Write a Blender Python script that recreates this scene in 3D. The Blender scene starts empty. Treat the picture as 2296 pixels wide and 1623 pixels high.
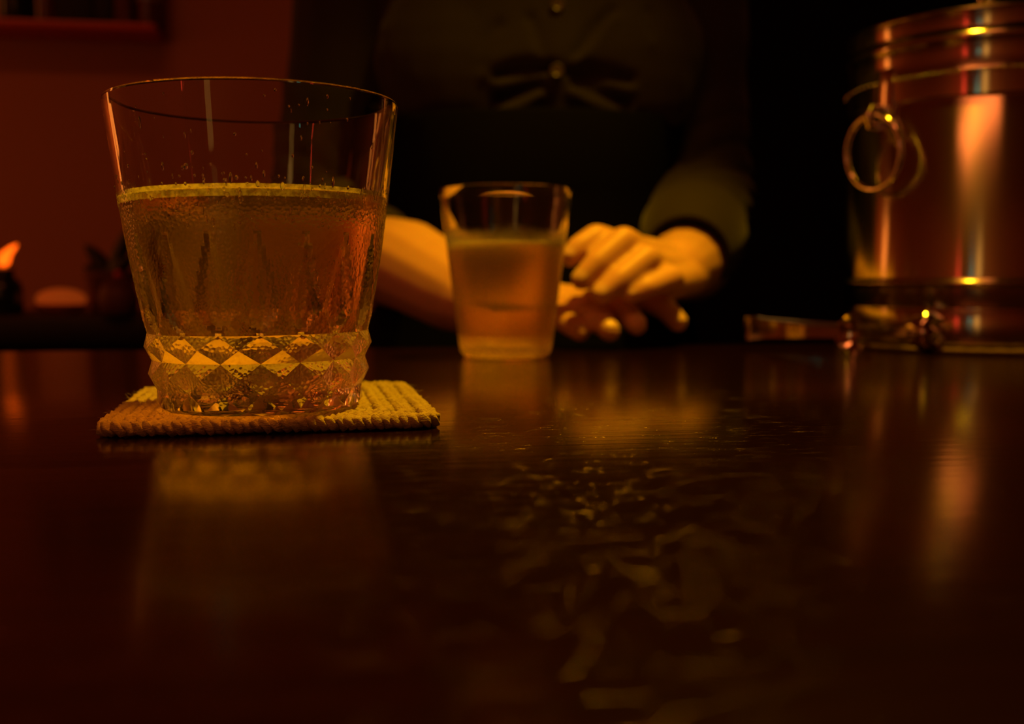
import bpy, bmesh, math, random
import numpy as np
from mathutils import Vector, Matrix

sc = bpy.context.scene
COL = sc.collection
PI = math.pi
R = math.radians

# ------------------------------------------------------------------ camera
FPX, CXP, CYP, HOR = 2350.0, 1148.0, 811.5, 628.0
CAMZ = 0.0431
PITCH = math.atan((CYP - HOR) / FPX)
cam_d = bpy.data.cameras.new('camera')
cam = bpy.data.objects.new('camera', cam_d)
COL.objects.link(cam)
cam.location = (0, 0, CAMZ)
cam.rotation_euler = (PI / 2 - PITCH, 0, 0)
cam_d.sensor_width = 36.0
cam_d.lens = FPX / 2296 * 36.0
cam_d.clip_start = 0.005
cam_d.dof.use_dof = True
cam_d.dof.focus_distance = 0.297
cam_d.dof.aperture_fstop = 10.0
sc.camera = cam

# ------------------------------------------------------------------ colour management, world
vs = sc.view_settings
vs.view_transform = 'Standard'
vs.look = 'None'
vs.gamma = 1.0
vs.use_curve_mapping = False
vs.exposure = 0.0
cy = sc.cycles
cy.max_bounces = 20
cy.transmission_bounces = 18
cy.glossy_bounces = 8
cy.transparent_max_bounces = 32
cy.sample_clamp_indirect = 3.0
cy.blur_glossy = 0.6

w = bpy.data.worlds.new('world')
sc.world = w
w.use_nodes = True
w.node_tree.nodes['Background'].inputs[0].default_value = (0.9, 0.30, 0.10, 1)
w.node_tree.nodes['Background'].inputs[1].default_value = 0.0015

# ------------------------------------------------------------------ lights (every one sits in a lamp built below)
def light(name, kind, loc, power, color, size, target=None, cone=None, blend=0.5):
    d = bpy.data.lights.new(name, kind)
    d.energy = power
    d.color = color
    if kind == 'AREA':
        d.shape = 'DISK'
        d.size = size
    else:
        d.shadow_soft_size = size
    if cone:
        d.spot_size = R(cone)
        d.spot_blend = blend
    o = bpy.data.objects.new(name, d)
    COL.objects.link(o)
    o.location = loc
    if target is not None:
        o.rotation_euler = (Vector(target) - Vector(loc)).to_track_quat('-Z', 'Y').to_euler()
    return o

KEY = (0.19, 0.59, 0.86)
light('counter_spot', 'SPOT', KEY, 40.0, (1.0, 0.48, 0.006), 0.022, (-0.05, 0.42, 0.0), 78, 0.8)
# glowing surfaces further down, lamp shades and added ones: place, colour, strength
COLUMN = (-1.56, 1.267)               # unseen glow column added for the orange streak on the bucket
COLUMN_GLOW = ((1.0, 0.24, 0.03), 3.1)
PANEL = (-0.55, -1.05, 1.585)         # unseen glow panel added to light the walls, in the room's own axes
PANEL_GLOW = ((1.0, 0.20, 0.04), 3.6)
STAND = (-0.74, -1.52)                # floor lamp behind the seats
STAND_GLOW = ((1.0, 0.44, 0.08), 1.2)

# ------------------------------------------------------------------ helpers
def at(px, py, d):
    """the point seen at a pixel of the photograph, d metres ahead of the camera"""
    x = (px - CXP) / FPX
    y = -(py - CYP) / FPX
    c, s = math.cos(PITCH), math.sin(PITCH)
    v = Vector((x, c + y * s, -s + y * c))
    return Vector((0, 0, CAMZ)) + v * (d / v.y)

def onplane(px, py, z=0.0):
    x = (px - CXP) / FPX
    y = -(py - CYP) / FPX
    c, s = math.cos(PITCH), math.sin(PITCH)
    v = Vector((x, c + y * s, -s + y * c))
    return Vector((0, 0, CAMZ)) + v * ((z - CAMZ) / v.z)

YAW = R(9.0)                       # the bar runs away to the right
OR = Vector((0, 0.684, 0))
UX = Vector((math.cos(YAW), math.sin(YAW), 0))
VX = Vector((-math.sin(YAW), math.cos(YAW), 0))
def room(u, v, z=0.0):
    return OR + UX * u + VX * v + Vector((0, 0, z))

def thing(name, label, cat, loc=(0, 0, 0), rotz=0.0, group=None):
    o = bpy.data.objects.new(name, None)
    COL.objects.link(o)
    o.location = loc
    o.rotation_euler = (0, 0, rotz)
    o.empty_display_size = 0.02
    o['label'] = label
    o['category'] = cat
    if group:
        o['group'] = group
    return o

def tag(o, label, cat, group=None):
    o['label'] = label
    o['category'] = cat
    if group:
        o['group'] = group
    return o

def link(name, me, mats, parent=None, loc=None):
    o = bpy.data.objects.new(name, me)
    COL.objects.link(o)
    for m in (mats if isinstance(mats, (list, tuple)) else [mats]):
        if m is not None:
            me.materials.append(m)
    if parent:
        o.parent = parent
    if loc is not None:
        o.location = loc
    return o

def obj(name, bm, mats, parent=None, smooth=True, sharp=40, loc=None):
    me = bpy.data.meshes.new(name)
    bmesh.ops.recalc_face_normals(bm, faces=bm.faces[:])
    bm.to_mesh(me)
    bm.free()
    if smooth:
        for p in me.polygons:
            p.use_smooth = True
        if sharp:
            me.set_sharp_from_angle(angle=R(sharp))
    return link(name, me, mats, parent, loc)

def add_box(bm, c, s, rot=None, bevel=0.0, seg=2):
    r = bmesh.ops.create_cube(bm, size=1.0)
    vs_ = r['verts']
    M = Matrix.Translation(Vector(c)) @ (rot.to_4x4() if rot else Matrix.Identity(4)) @ Matrix.Diagonal((s[0], s[1], s[2], 1))
    bmesh.ops.transform(bm, matrix=M, verts=vs_)
    if bevel:
        es = list({e for v in vs_ for e in v.link_edges})
        bmesh.ops.bevel(bm, geom=es, offset=bevel, segments=seg, affect='EDGES', profile=0.5)

def add_lathe(bm, prof, seg=64, M=None, closed=False):
    """revolve (r, z) about z; r = 0 ends become poles"""
    rings = []
    for r, z in prof:
        if r < 1e-7:
            rings.append([bm.verts.new((0, 0, z))])
        else:
            rings.append([bm.verts.new((r * math.cos(2 * PI * i / seg), r * math.sin(2 * PI * i / seg), z)) for i in range(seg)])
    n = len(rings)
    for k in range(n if closed else n - 1):
        a, b = rings[k], rings[(k + 1) % n]
        for i in range(seg):
            j = (i + 1) % seg
            if len(a) == 1 and len(b) == 1:
                continue
            if len(a) == 1:
                bm.faces.new((a[0], b[j], b[i]))
            elif len(b) == 1:
                bm.faces.new((a[i], a[j], b[0]))
            else:
                bm.faces.new((a[i], a[j], b[j], b[i]))
    if M is not None:
        bmesh.ops.transform(bm, matrix=M, verts=[v for r_ in rings for v in r_])

def frame(d):
    d = d.normalized()
    a = Vector((0, 0, 1)) if abs(d.z) < 0.9 else Vector((1, 0, 0))
    x = d.cross(a).normalized()
    return x, d.cross(x).normalized(), d

def add_tube(bm, pts, rad, seg=10, closed=False, caps=True, ply=None):
    pts = [Vector(p) for p in pts]
    n = len(pts)
    rings = []
    prev = None
    for i in range(n):
        if closed:
            t = pts[(i + 1) % n] - pts[i - 1]
        else:
            t = pts[min(i + 1, n - 1)] - pts[max(i - 1, 0)]
        t.normalize()
        if prev is None:
            x, y, _ = frame(t)
        else:
            x = (prev - t * prev.dot(t)).normalized()
            y = t.cross(x)
        prev = x
        r = rad[i] if isinstance(rad, (list, tuple)) else rad
        rings.append([bm.verts.new(pts[i] + (x * math.cos(2 * PI * k / seg) + y * math.sin(2 * PI * k / seg)) * r
                                   * (1 + (ply[0] * math.cos(ply[1] * 2 * PI * k / seg + ply[2] * i) if ply else 0))) for k in range(seg)])
    for i in range(n if closed else n - 1):
        a, b = rings[i], rings[(i + 1) % n]
        off = 0
        if closed and i == n - 1:
            best = min(range(seg), key=lambda q: (a[0].co - b[q].co).length)
            off = best
        for k in range(seg):
            k2 = (k + 1) % seg
            bm.faces.new((a[k], a[k2], b[(k2 + off) % seg], b[(k + off) % seg]))
    if caps and not closed:
        bm.faces.new(rings[0][::-1])
        bm.faces.new(rings[-1])

def add_cone(bm, p0, r0, p1, r1, seg=14, hs=4):
    """a tapered limb piece with round ends"""
    p0, p1 = Vector(p0), Vector(p1)
    x, y, d = frame(p1 - p0)
    L = (p1 - p0).length
    prof = [(r0 * math.sin(PI / 2 * i / hs), -r0 * math.cos(PI / 2 * i / hs)) for i in range(hs + 1)]
    prof += [(r1 * math.cos(PI / 2 * i / hs), L + r1 * math.sin(PI / 2 * i / hs)) for i in range(hs + 1)]
    M = Matrix(((x.x, y.x, d.x, p0.x), (x.y, y.y, d.y, p0.y), (x.z, y.z, d.z, p0.z), (0, 0, 0, 1)))
    prof[0] = (0, prof[0][1])
    prof[-1] = (0, prof[-1][1])
    add_lathe(bm, prof, seg, M)

def add_ellipsoid(bm, c, r, rot=None, u=20, v=12):
    s = bmesh.ops.create_uvsphere(bm, u_segments=u, v_segments=v, radius=1.0)
    M = Matrix.Translation(Vector(c)) @ (rot.to_4x4() if rot else Matrix.Identity(4)) @ Matrix.Diagonal((r[0], r[1], r[2], 1))
    bmesh.ops.transform(bm, matrix=M, verts=s['verts'])

def remeshed(bm, voxel, smooth_iter):
    """one continuous surface out of overlapping closed pieces"""
    bmesh.ops.recalc_face_normals(bm, faces=bm.faces[:])
    me = bpy.data.meshes.new('tmp')
    bm.to_mesh(me)
    bm.free()
    o = bpy.data.objects.new('tmp', me)
    COL.objects.link(o)
    m = o.modifiers.new('r', 'REMESH')
    m.mode = 'VOXEL'
    m.voxel_size = voxel
    s = o.modifiers.new('s', 'SMOOTH')
    s.factor = 0.5
    s.iterations = smooth_iter
    dg = bpy.context.evaluated_depsgraph_get()
    out = bpy.data.meshes.new_from_object(o.evaluated_get(dg))
    bpy.data.objects.remove(o)
    bpy.data.meshes.remove(me)
    for p in out.polygons:
        p.use_smooth = True
    return out

def grid_faces(bm, rows, wrap=True, mat=0):
    for a, b in zip(rows[:-1], rows[1:]):
        n = len(a)
        for i in range(n if wrap else n - 1):
            j = (i + 1) % n
            f = bm.faces.new((a[i], a[j], b[j], b[i]))
            f.material_index = mat

# ------------------------------------------------------------------ materials
def newmat(name):
    m = bpy.data.materials.new(name)
    m.use_nodes = True
    nt = m.node_tree
    for n in list(nt.nodes):
        nt.nodes.remove(n)
    out = nt.nodes.new('ShaderNodeOutputMaterial')
    return m, nt, out

def N(nt, t, **kw):
    n = nt.nodes.new(t)
    for k, v in kw.items():
        if k.startswith('i_'):
            key = k[2:].replace('_', ' ')
            n.inputs[key].default_value = v
        else:
            setattr(n, k, v)
    return n

def pbr(name, color, rough=0.5, metal=0.0, noise=None, bump=None, spec=0.5, **kw):
    """noise = (scale, second colour, vector scale); bump = (scale, strength, distance, vector scale)"""
    m, nt, out = newmat(name)
    p = N(nt, 'ShaderNodeBsdfPrincipled')
    p.inputs['Base Color'].default_value = (*color, 1)
    p.inputs['Roughness'].default_value = rough
    p.inputs['Metallic'].default_value = metal
    p.inputs['Specular IOR Level'].default_value = spec
    for k, v in kw.items():
        p.inputs[k.replace('_', ' ')].default_value = v
    nt.links.new(p.outputs[0], out.inputs[0])
    tc = N(nt, 'ShaderNodeTexCoord')
    def tex(scale, vec):
        mp = N(nt, 'ShaderNodeMapping')
        mp.inputs['Scale'].default_value = vec
        nt.links.new(tc.outputs['Object'], mp.inputs[0])
        t = N(nt, 'ShaderNodeTexNoise')
        t.inputs['Scale'].default_value = scale
        t.inputs['Detail'].default_value = 5
        nt.links.new(mp.outputs[0], t.inputs['Vector'])
        return t
    if noise:
        t = tex(noise[0], noise[2] if len(noise) > 2 else (1, 1, 1))
        mx = N(nt, 'ShaderNodeMix', data_type='RGBA')
        mx.inputs[6].default_value = (*color, 1)
        mx.inputs[7].default_value = (*noise[1], 1)
        nt.links.new(t.outputs[0], mx.inputs[0])
        nt.links.new(mx.outputs[2], p.inputs['Base Color'])
    if bump:
        t = tex(bump[0], bump[3] if len(bump) > 3 else (1, 1, 1))
        b = N(nt, 'ShaderNodeBump')
        b.inputs['Strength'].default_value = bump[1]
        b.inputs['Distance'].default_value = bump[2]
        nt.links.new(t.outputs[0], b.inputs['Height'])
        nt.links.new(b.outputs[0], p.inputs['Normal'])
    return m

def emis(name, color, strength):
    m, nt, out = newmat(name)
    e = N(nt, 'ShaderNodeEmission')
    e.inputs[0].default_value = (*color, 1)
    e.inputs[1].default_value = strength
    nt.links.new(e.outputs[0], out.inputs[0])
    return m

def clear_glass(name, color=(1, 1, 1), ior=1.5, rough=0.0, bump=None):
    m, nt, out = newmat(name)
    g = N(nt, 'ShaderNodeBsdfGlass')
    g.inputs['Color'].default_value = (*color, 1)
    g.inputs['IOR'].default_value = ior
    g.inputs['Roughness'].default_value = rough
    if bump:
        tc = N(nt, 'ShaderNodeTexCoord')
        t = N(nt, 'ShaderNodeTexNoise')
        t.inputs['Scale'].default_value = bump[0]
        t.inputs['Detail'].default_value = 3
        b = N(nt, 'ShaderNodeBump')
        b.inputs['Strength'].default_value = bump[1]
        b.inputs['Distance'].default_value = bump[2]
        nt.links.new(tc.outputs['Object'], t.inputs['Vector'])
        nt.links.new(t.outputs[0], b.inputs['Height'])
        nt.links.new(b.outputs[0], g.inputs['Normal'])
    nt.links.new(g.outputs[0], out.inputs[0])
    return m

def film(name, ior, tint=(1, 1, 1), haze=0.0, rough=0.0, speckle=0):
    """a boundary between two clear bodies of nearly the same density: it mirrors by Fresnel and hardly bends the light"""
    m, nt, out = newmat(name)
    fr = N(nt, 'ShaderNodeFresnel')
    fr.inputs['IOR'].default_value = ior
    t = N(nt, 'ShaderNodeBsdfTransparent')
    t.inputs[0].default_value = (*tint, 1)
    g = N(nt, 'ShaderNodeBsdfGlossy')
    g.inputs['Roughness'].default_value = rough
    mx = N(nt, 'ShaderNodeMixShader')
    nt.links.new(fr.outputs[0], mx.inputs[0])
    nt.links.new(t.outputs[0], mx.inputs[1])
    nt.links.new(g.outputs[0], mx.inputs[2])
    last = mx
    if haze:
        tr = N(nt, 'ShaderNodeBsdfTranslucent')
        tr.inputs['Color'].default_value = (0.9, 0.9, 0.88, 1)
        h = N(nt, 'ShaderNodeMixShader')
        h.inputs[0].default_value = haze
        if speckle:
            tc = N(nt, 'ShaderNodeTexCoord')
            no_ = N(nt, 'ShaderNodeTexNoise')
            no_.inputs['Scale'].default_value = speckle
            no_.inputs['Detail'].default_value = 4
            nt.links.new(tc.outputs['Object'], no_.inputs['Vector'])
            mr = N(nt, 'ShaderNodeMapRange')
            mr.inputs[1].default_value = 0.35
            mr.inputs[2].default_value = 0.70
            mr.inputs[3].default_value = haze * 0.45
            mr.inputs[4].default_value = haze * 1.5
            nt.links.new(no_.outputs[0], mr.inputs[0])
            nt.links.new(mr.outputs[0], h.inputs[0])
        nt.links.new(mx.outputs[0], h.inputs[1])
        nt.links.new(tr.outputs[0], h.inputs[2])
        last = h
    nt.links.new(last.outputs[0], out.inputs[0])
    return m

def misted_glass(name, z_on, z_off, rough, haze, patch, bead=0.5, edge=0.004):
    """glass whose outside is misted with condensation between two heights, with wiped, running patches"""
    m, nt, out = newmat(name)
    tc = N(nt, 'ShaderNodeTexCoord')
    sep = N(nt, 'ShaderNodeSeparateXYZ')
    nt.links.new(tc.outputs['Object'], sep.inputs[0])
    wob = N(nt, 'ShaderNodeTexNoise')
    wob.inputs['Scale'].default_value = 70
    wob.inputs['Detail'].default_value = 2
    nt.links.new(tc.outputs['Object'], wob.inputs['Vector'])
    ma = N(nt, 'ShaderNodeMath', operation='MULTIPLY_ADD')
    ma.inputs[1].default_value = 0.012
    nt.links.new(wob.outputs[0], ma.inputs[0])
    nt.links.new(sep.outputs['Z'], ma.inputs[2])
    up = N(nt, 'ShaderNodeMapRange', interpolation_type='SMOOTHSTEP')
    up.inputs[1].default_value = z_on - edge + 0.006
    up.inputs[2].default_value = z_on + edge + 0.006
    nt.links.new(ma.outputs[0], up.inputs[0])
    dn = N(nt, 'ShaderNodeMapRange', interpolation_type='SMOOTHSTEP')
    dn.inputs[1].default_value = z_off - edge + 0.006
    dn.inputs[2].default_value = z_off + edge + 0.006
    dn.inputs[3].default_value = 1
    dn.inputs[4].default_value = 0
    nt.links.new(ma.outputs[0], dn.inputs[0])
    mp = N(nt, 'ShaderNodeMapping')
    mp.inputs['Scale'].default_value = (1, 1, 0.45)
    nt.links.new(tc.outputs['Object'], mp.inputs[0])
    pn = N(nt, 'ShaderNodeTexNoise')
    pn.inputs['Scale'].default_value = 110
    pn.inputs['Detail'].default_value = 4
    nt.links.new(mp.outputs[0], pn.inputs['Vector'])
    pr = N(nt, 'ShaderNodeMapRange', interpolation_type='SMOOTHSTEP')
    pr.inputs[1].default_value = patch[0]
    pr.inputs[2].default_value = patch[1]
    pr.inputs[3].default_value = 1
    pr.inputs[4].default_value = 0
    nt.links.new(pn.outputs[0], pr.inputs[0])
    m1 = N(nt, 'ShaderNodeMath', operation='MULTIPLY')
    m2 = N(nt, 'ShaderNodeMath', operation='MULTIPLY')
    nt.links.new(up.outputs[0], m1.inputs[0])
    nt.links.new(dn.outputs[0], m1.inputs[1])
    nt.links.new(m1.outputs[0], m2.inputs[0])
    nt.links.new(pr.outputs[0], m2.inputs[1])
    vo = N(nt, 'ShaderNodeTexVoronoi')
    vo.inputs['Scale'].default_value = 900
    nt.links.new(tc.outputs['Object'], vo.inputs['Vector'])
    hm = N(nt, 'ShaderNodeMath', operation='MULTIPLY')
    nt.links.new(vo.outputs['Distance'], hm.inputs[0])
    nt.links.new(m1.outputs[0], hm.inputs[1])
    b = N(nt, 'ShaderNodeBump', invert=True)
    b.inputs['Strength'].default_value = bead
    b.inputs['Distance'].default_value = 0.0003
    nt.links.new(hm.outputs[0], b.inputs['Height'])
    c = N(nt, 'ShaderNodeBsdfGlass')
    c.inputs['IOR'].default_value = 1.5
    c.inputs['Roughness'].default_value = 0.0
    nt.links.new(b.outputs[0], c.inputs['Normal'])
    f = N(nt, 'ShaderNodeBsdfGlass')
    f.inputs['IOR'].default_value = 1.5
    f.inputs['Roughness'].default_value = rough
    nt.links.new(b.outputs[0], f.inputs['Normal'])
    di = N(nt, 'ShaderNodeBsdfDiffuse')
    di.inputs['Color'].default_value = (0.85, 0.85, 0.83, 1)
    tr = N(nt, 'ShaderNodeBsdfTranslucent')
    tr.inputs['Color'].default_value = (0.85, 0.85, 0.83, 1)
    hz = N(nt, 'ShaderNodeMixShader')
    hz.inputs[0].default_value = 0.5
    nt.links.new(di.outputs[0], hz.inputs[1])
    nt.links.new(tr.outputs[0], hz.inputs[2])
    fm = N(nt, 'ShaderNodeMixShader')
    fm.inputs[0].default_value = haze
    nt.links.new(f.outputs[0], fm.inputs[1])
    nt.links.new(hz.outputs[0], fm.inputs[2])
    mx = N(nt, 'ShaderNodeMixShader')
    nt.links.new(m2.outputs[0], mx.inputs[0])
    nt.links.new(c.outputs[0], mx.inputs[1])
    nt.links.new(fm.outputs[0], mx.inputs[2])
    nt.links.new(mx.outputs[0], out.inputs[0])
    return m

def lacquered_wood(name):
    m, nt, out = newmat(name)
    p = N(nt, 'ShaderNodeBsdfPrincipled')
    tc = N(nt, 'ShaderNodeTexCoord')
    def tex(scale, vec, det=4):
        mp = N(nt, 'ShaderNodeMapping')
        mp.inputs['Scale'].default_value = vec
        nt.links.new(tc.outputs['Object'], mp.inputs[0])
        t = N(nt, 'ShaderNodeTexNoise')
        t.inputs['Scale'].default_value = scale
        t.inputs['Detail'].default_value = det
        nt.links.new(mp.outputs[0], t.inputs['Vector'])
        return t
    grain = tex(1.0, (5, 190, 190), 5)
    cr = N(nt, 'ShaderNodeMix', data_type='RGBA')
    cr.inputs[6].default_value = (0.0055, 0.0011, 0.0009, 1)
    cr.inputs[7].default_value = (0.0125, 0.0022, 0.0015, 1)
    nt.links.new(grain.outputs[0], cr.inputs[0])
    pores = tex(1.0, (70, 2600, 2600), 2)
    pr = N(nt, 'ShaderNodeMapRange', interpolation_type='SMOOTHSTEP')
    pr.inputs[1].default_value = 0.64
    pr.inputs[2].default_value = 0.72
    nt.links.new(pores.outputs[0], pr.inputs[0])
    dk = N(nt, 'ShaderNodeMix', data_type='RGBA')
    dk.inputs[7].default_value = (0.004, 0.0013, 0.001, 1)
    nt.links.new(pr.outputs[0], dk.inputs[0])
    nt.links.new(cr.outputs[2], dk.inputs[6])
    nt.links.new(dk.outputs[2], p.inputs['Base Color'])
    # height: broad slow waves, grain, pores sunk
    hs = N(nt, 'ShaderNodeMath', operation='MULTIPLY_ADD')
    hs.inputs[1].default_value = -0.9
    nt.links.new(pr.outputs[0], hs.inputs[0])
    nt.links.new(grain.outputs[0], hs.inputs[2])
    b = N(nt, 'ShaderNodeBump')
    b.inputs['Strength'].default_value = 0.5
    b.inputs['Distance'].default_value = 0.00016
    nt.links.new(hs.outputs[0], b.inputs['Height'])
    nt.links.new(b.outputs[0], p.inputs['Normal'])
    p.inputs['Roughness'].default_value = 0.155
    p.inputs['Specular IOR Level'].default_value = 0.5
    p.inputs['Specular Tint'].default_value = (1.0, 0.62, 0.42, 1)
    p.inputs['IOR'].default_value = 1.5
    nt.links.new(p.outputs[0], out.inputs[0])
    return m

def brushed(name, color, rough, aniso, rot=0.0):
    m, nt, out = newmat(name)
    p = N(nt, 'ShaderNodeBsdfPrincipled')
    p.inputs['Base Color'].default_value = (*color, 1)
    p.inputs['Metallic'].default_value = 1
    p.inputs['Roughness'].default_value = rough
    p.inputs['Anisotropic'].default_value = aniso
    p.inputs['Anisotropic Rotation'].default_value = rot
    t = N(nt, 'ShaderNodeTangent', direction_type='RADIAL', axis='Z')
    nt.links.new(t.outputs[0], p.inputs['Tangent'])
    nt.links.new(p.outputs[0], out.inputs[0])
    return m

M_WOOD = lacquered_wood('dark_lacquered_wood')
M_DARKWOOD = pbr('dark_wood', (0.012, 0.006, 0.004), 0.5, bump=(30, 0.3, 0.001, (1, 10, 10)))
M_BLACK = pbr('black_paint', (0.006, 0.005, 0.004), 0.7)
M_WALL = pbr('red_brown_plaster', (0.60, 0.26, 0.14), 0.85, noise=(3, (0.54, 0.23, 0.12)), bump=(60, 0.15, 0.002))
M_ROOM = M_WALL
M_ALCOVE = pbr('black_plaster', (0.010, 0.006, 0.005), 0.9)
M_FLOOR = pbr('dark_floorboards', (0.02, 0.010, 0.006), 0.5, noise=(2, (0.012, 0.006, 0.004), (1, 12, 1)))
M_JUTE = pbr('jute_cord', (0.60, 0.50, 0.20), 0.8, noise=(160, (0.36, 0.24, 0.10)), bump=(2600, 0.8, 0.0006, (0.35, 1, 1)), spec=0.3)
M_ROPE = pbr('dark_rope', (0.20, 0.12, 0.055), 0.85, noise=(300, (0.10, 0.06, 0.03)), bump=(1500, 0.6, 0.0005))
M_STEEL = brushed('brushed_steel', (0.56, 0.52, 0.46), 0.165, 0.87, 0.25)
M_CHROME = pbr('polished_steel', (0.72, 0.68, 0.62), 0.12, 1.0)
M_SKIN = pbr('skin', (0.72, 0.42, 0.26), 0.45, noise=(55, (0.66, 0.36, 0.21)), bump=(900, 0.12, 0.0004), spec=0.35,
             Subsurface_Weight=0.35, Subsurface_Radius=(1.0, 0.35, 0.15), Subsurface_Scale=0.006)
M_NAIL = pbr('fingernail', (0.74, 0.48, 0.33), 0.35, spec=0.4)
M_SHIRT = pbr('olive_black_cotton', (0.0225, 0.0170, 0.0110), 0.85, bump=(500, 0.2, 0.0006), spec=0.2, Sheen_Weight=0.12, Sheen_Roughness=0.5)
M_VEST = pbr('black_waistcoat_cloth', (0.004, 0.004, 0.004), 0.9, spec=0.1)
M_BUTTON = pbr('horn_button', (0.09, 0.07, 0.045), 0.3)
M_REDBUTTON = pbr('dark_red_button', (0.05, 0.015, 0.012), 0.4)
M_HAIR = pbr('dark_hair', (0.012, 0.009, 0.007), 0.4, bump=(120, 0.5, 0.003, (1, 1, 0.1)))
M_EYE = pbr('eye_white', (0.7, 0.68, 0.64), 0.2)
M_GLASS = clear_glass('clear_glass')
M_DROP = clear_glass('water_droplets', ior=1.33)
M_DRINK = film('amber_whisky_and_water', 1.333, (1.0, 0.74, 0.36))
M_MENISCUS = film('meniscus_glow', 1.2, (1.0, 0.8, 0.4), 0.30, speckle=700)  # haze added at the drink's edge to give the bright surface line
M_GLASSFLOOR = film('glass_floor_glow', 1.13, (1, 1, 1), 0.5)  # haze added to the clear floor, standing in for lamplight focused there
M_FAINTFLOOR = film('glass_floor_faint_glow', 1.13, (1, 1, 1), 0.20)  # weaker added haze, standing in for the glow in the plain tumbler's base
M_WETWALL = film('glass_against_drink', 1.13)
M_FOOT = film('glass_foot', 1.5)
M_ICE = film('ice', 1.12, (0.97, 0.98, 0.98), 0.05, 0.05)
M_CUTGLASS = misted_glass('misted_cut_glass', 0.005, 0.0605, 0.19, 0.06, (0.56, 0.68), 0.45)
M_TUMBLER = misted_glass('misted_plain_glass', 0.004, 0.068, 0.34, 0.17, (0.70, 0.80), 0.35)

# ------------------------------------------------------------------ the room
def slab(name, u0, u1, v0, v1, z0, z1, mat, kind='structure', bevel=0.0):
    bm = bmesh.new()
    add_box(bm, ((u0 + u1) / 2, (v0 + v1) / 2, (z0 + z1) / 2), (u1 - u0, v1 - v0, z1 - z0), bevel=bevel)
    o = obj(name, bm, mat, smooth=False)
    o.location = OR
    o.rotation_euler = (0, 0, YAW)
    if kind:
        o['kind'] = kind
    return o

FL = -0.86
slab('floor', -2.1, 2.1, -2.5, 2.0, FL - 0.05, FL, M_FLOOR)
slab('ceiling', -2.1, 2.1, -2.5, 2.0, 1.60, 1.65, M_ROOM)
slab('wall_left', -2.1, -2.0, -2.4, 1.9, FL, 1.60, M_ROOM)
slab('wall_right', 2.0, 2.1, -2.4, 1.9, FL, 1.60, M_ALCOVE)
slab('wall_front', -2.1, 2.1, -2.5, -2.4, FL, 1.60, M_ROOM)
slab('wall_back', -2.1, 0.02, 1.04, 1.12, FL, 1.60, M_WALL)
slab('wall_alcove', 0.02, 2.1, 1.9, 2.0, FL, 1.60, M_ALCOVE)
slab('trim_1', 0.02, 0.05, 1.02, 1.9, FL, 1.60, M_ALCOVE)

# bar counter
bar = thing('bar_counter', 'long dark lacquered wooden bar counter with fine raised grain', 'counter', room(0, 0, 0), YAW)
bm = bmesh.new()
add_box(bm, (0, -0.345, -0.022), (3.6, 0.69, 0.044), bevel=0.003, seg=3)
obj('countertop', bm, M_WOOD, bar)
bm = bmesh.new()
add_box(bm, (0, -0.33, (FL - 0.044) / 2), (3.5, 0.40, -FL - 0.044))
obj('counter_body', bm, M_DARKWOOD, bar, smooth=False)

# back counter
bc = thing('back_counter', 'black back counter along the red-brown wall behind the bartender', 'counter', room(0, 0, 0), YAW)
bm = bmesh.new()
add_box(bm, (-0.99, 0.865, -0.02), (1.98, 0.34, 0.036), bevel=0.004)
obj('countertop', bm, M_DARKWOOD, bc, loc=(0, 0, 0))
bm = bmesh.new()
add_box(bm, (-0.99, 0.88, (FL - 0.038) / 2), (1.96, 0.30, -FL - 0.038))
obj('cabinet_body', bm, M_BLACK, bc, smooth=False)
for k in range(4):
    bm = bmesh.new()
    add_box(bm, (-1.73 + 0.49 * k, 0.722, -0.42), (0.47, 0.016, 0.70), bevel=0.003)
    d_ = obj('door', bm, M_BLACK, bc)
    bm = bmesh.new()
    add_ellipsoid(bm, (-1.55 + 0.49 * k, 0.706, -0.16), (0.012, 0.009, 0.012), u=12, v=8)
    obj('knob', bm, M_CHROME, d_)

# ------------------------------------------------------------------ braided jute coaster
random.seed(7)
CT = 0.0049
coaster = thing('coaster', 'square coaster of braided golden jute under the cut whisky tumbler', 'coaster', (-0.0773, 0.3415, 0), R(11.7))
def rect_path(hx, hy, r):
    """point and outward normal at length s of a rounded rectangle"""
    r = min(r, hx * 0.95, hy * 0.95)
    segs = []
    sx, sy = 2 * (hx - r), 2 * (hy - r)
    arc = PI / 2 * r
    total = 2 * sx + 2 * sy + 4 * arc
    cs = [(hx - r, -hy + r, -PI / 2), (hx - r, hy - r, 0), (-hx + r, hy - r, PI / 2), (-hx + r, -hy + r, PI)]
    def f(s):
        s = s % total
        for k, (L, cxy) in enumerate(zip((sx, sy, sx, sy), cs)):
            a0 = -PI / 2 + k * PI / 2
            n = Vector((math.cos(a0), math.sin(a0), 0))
            t = Vector((-n.y, n.x, 0))
            if s < L:
                st = Vector((cxy[0], cxy[1], 0)) + n * r - t * L
                return st + t * s, n
            s -= L
            if s < arc:
                a = a0 + s / r
                n = Vector((math.cos(a), math.sin(a), 0))
                return Vector((cxy[0], cxy[1], 0)) + n * r, n
            s -= arc
        return Vector((hx, 0, 0)), Vector((1, 0, 0))
    return f, total
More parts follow.
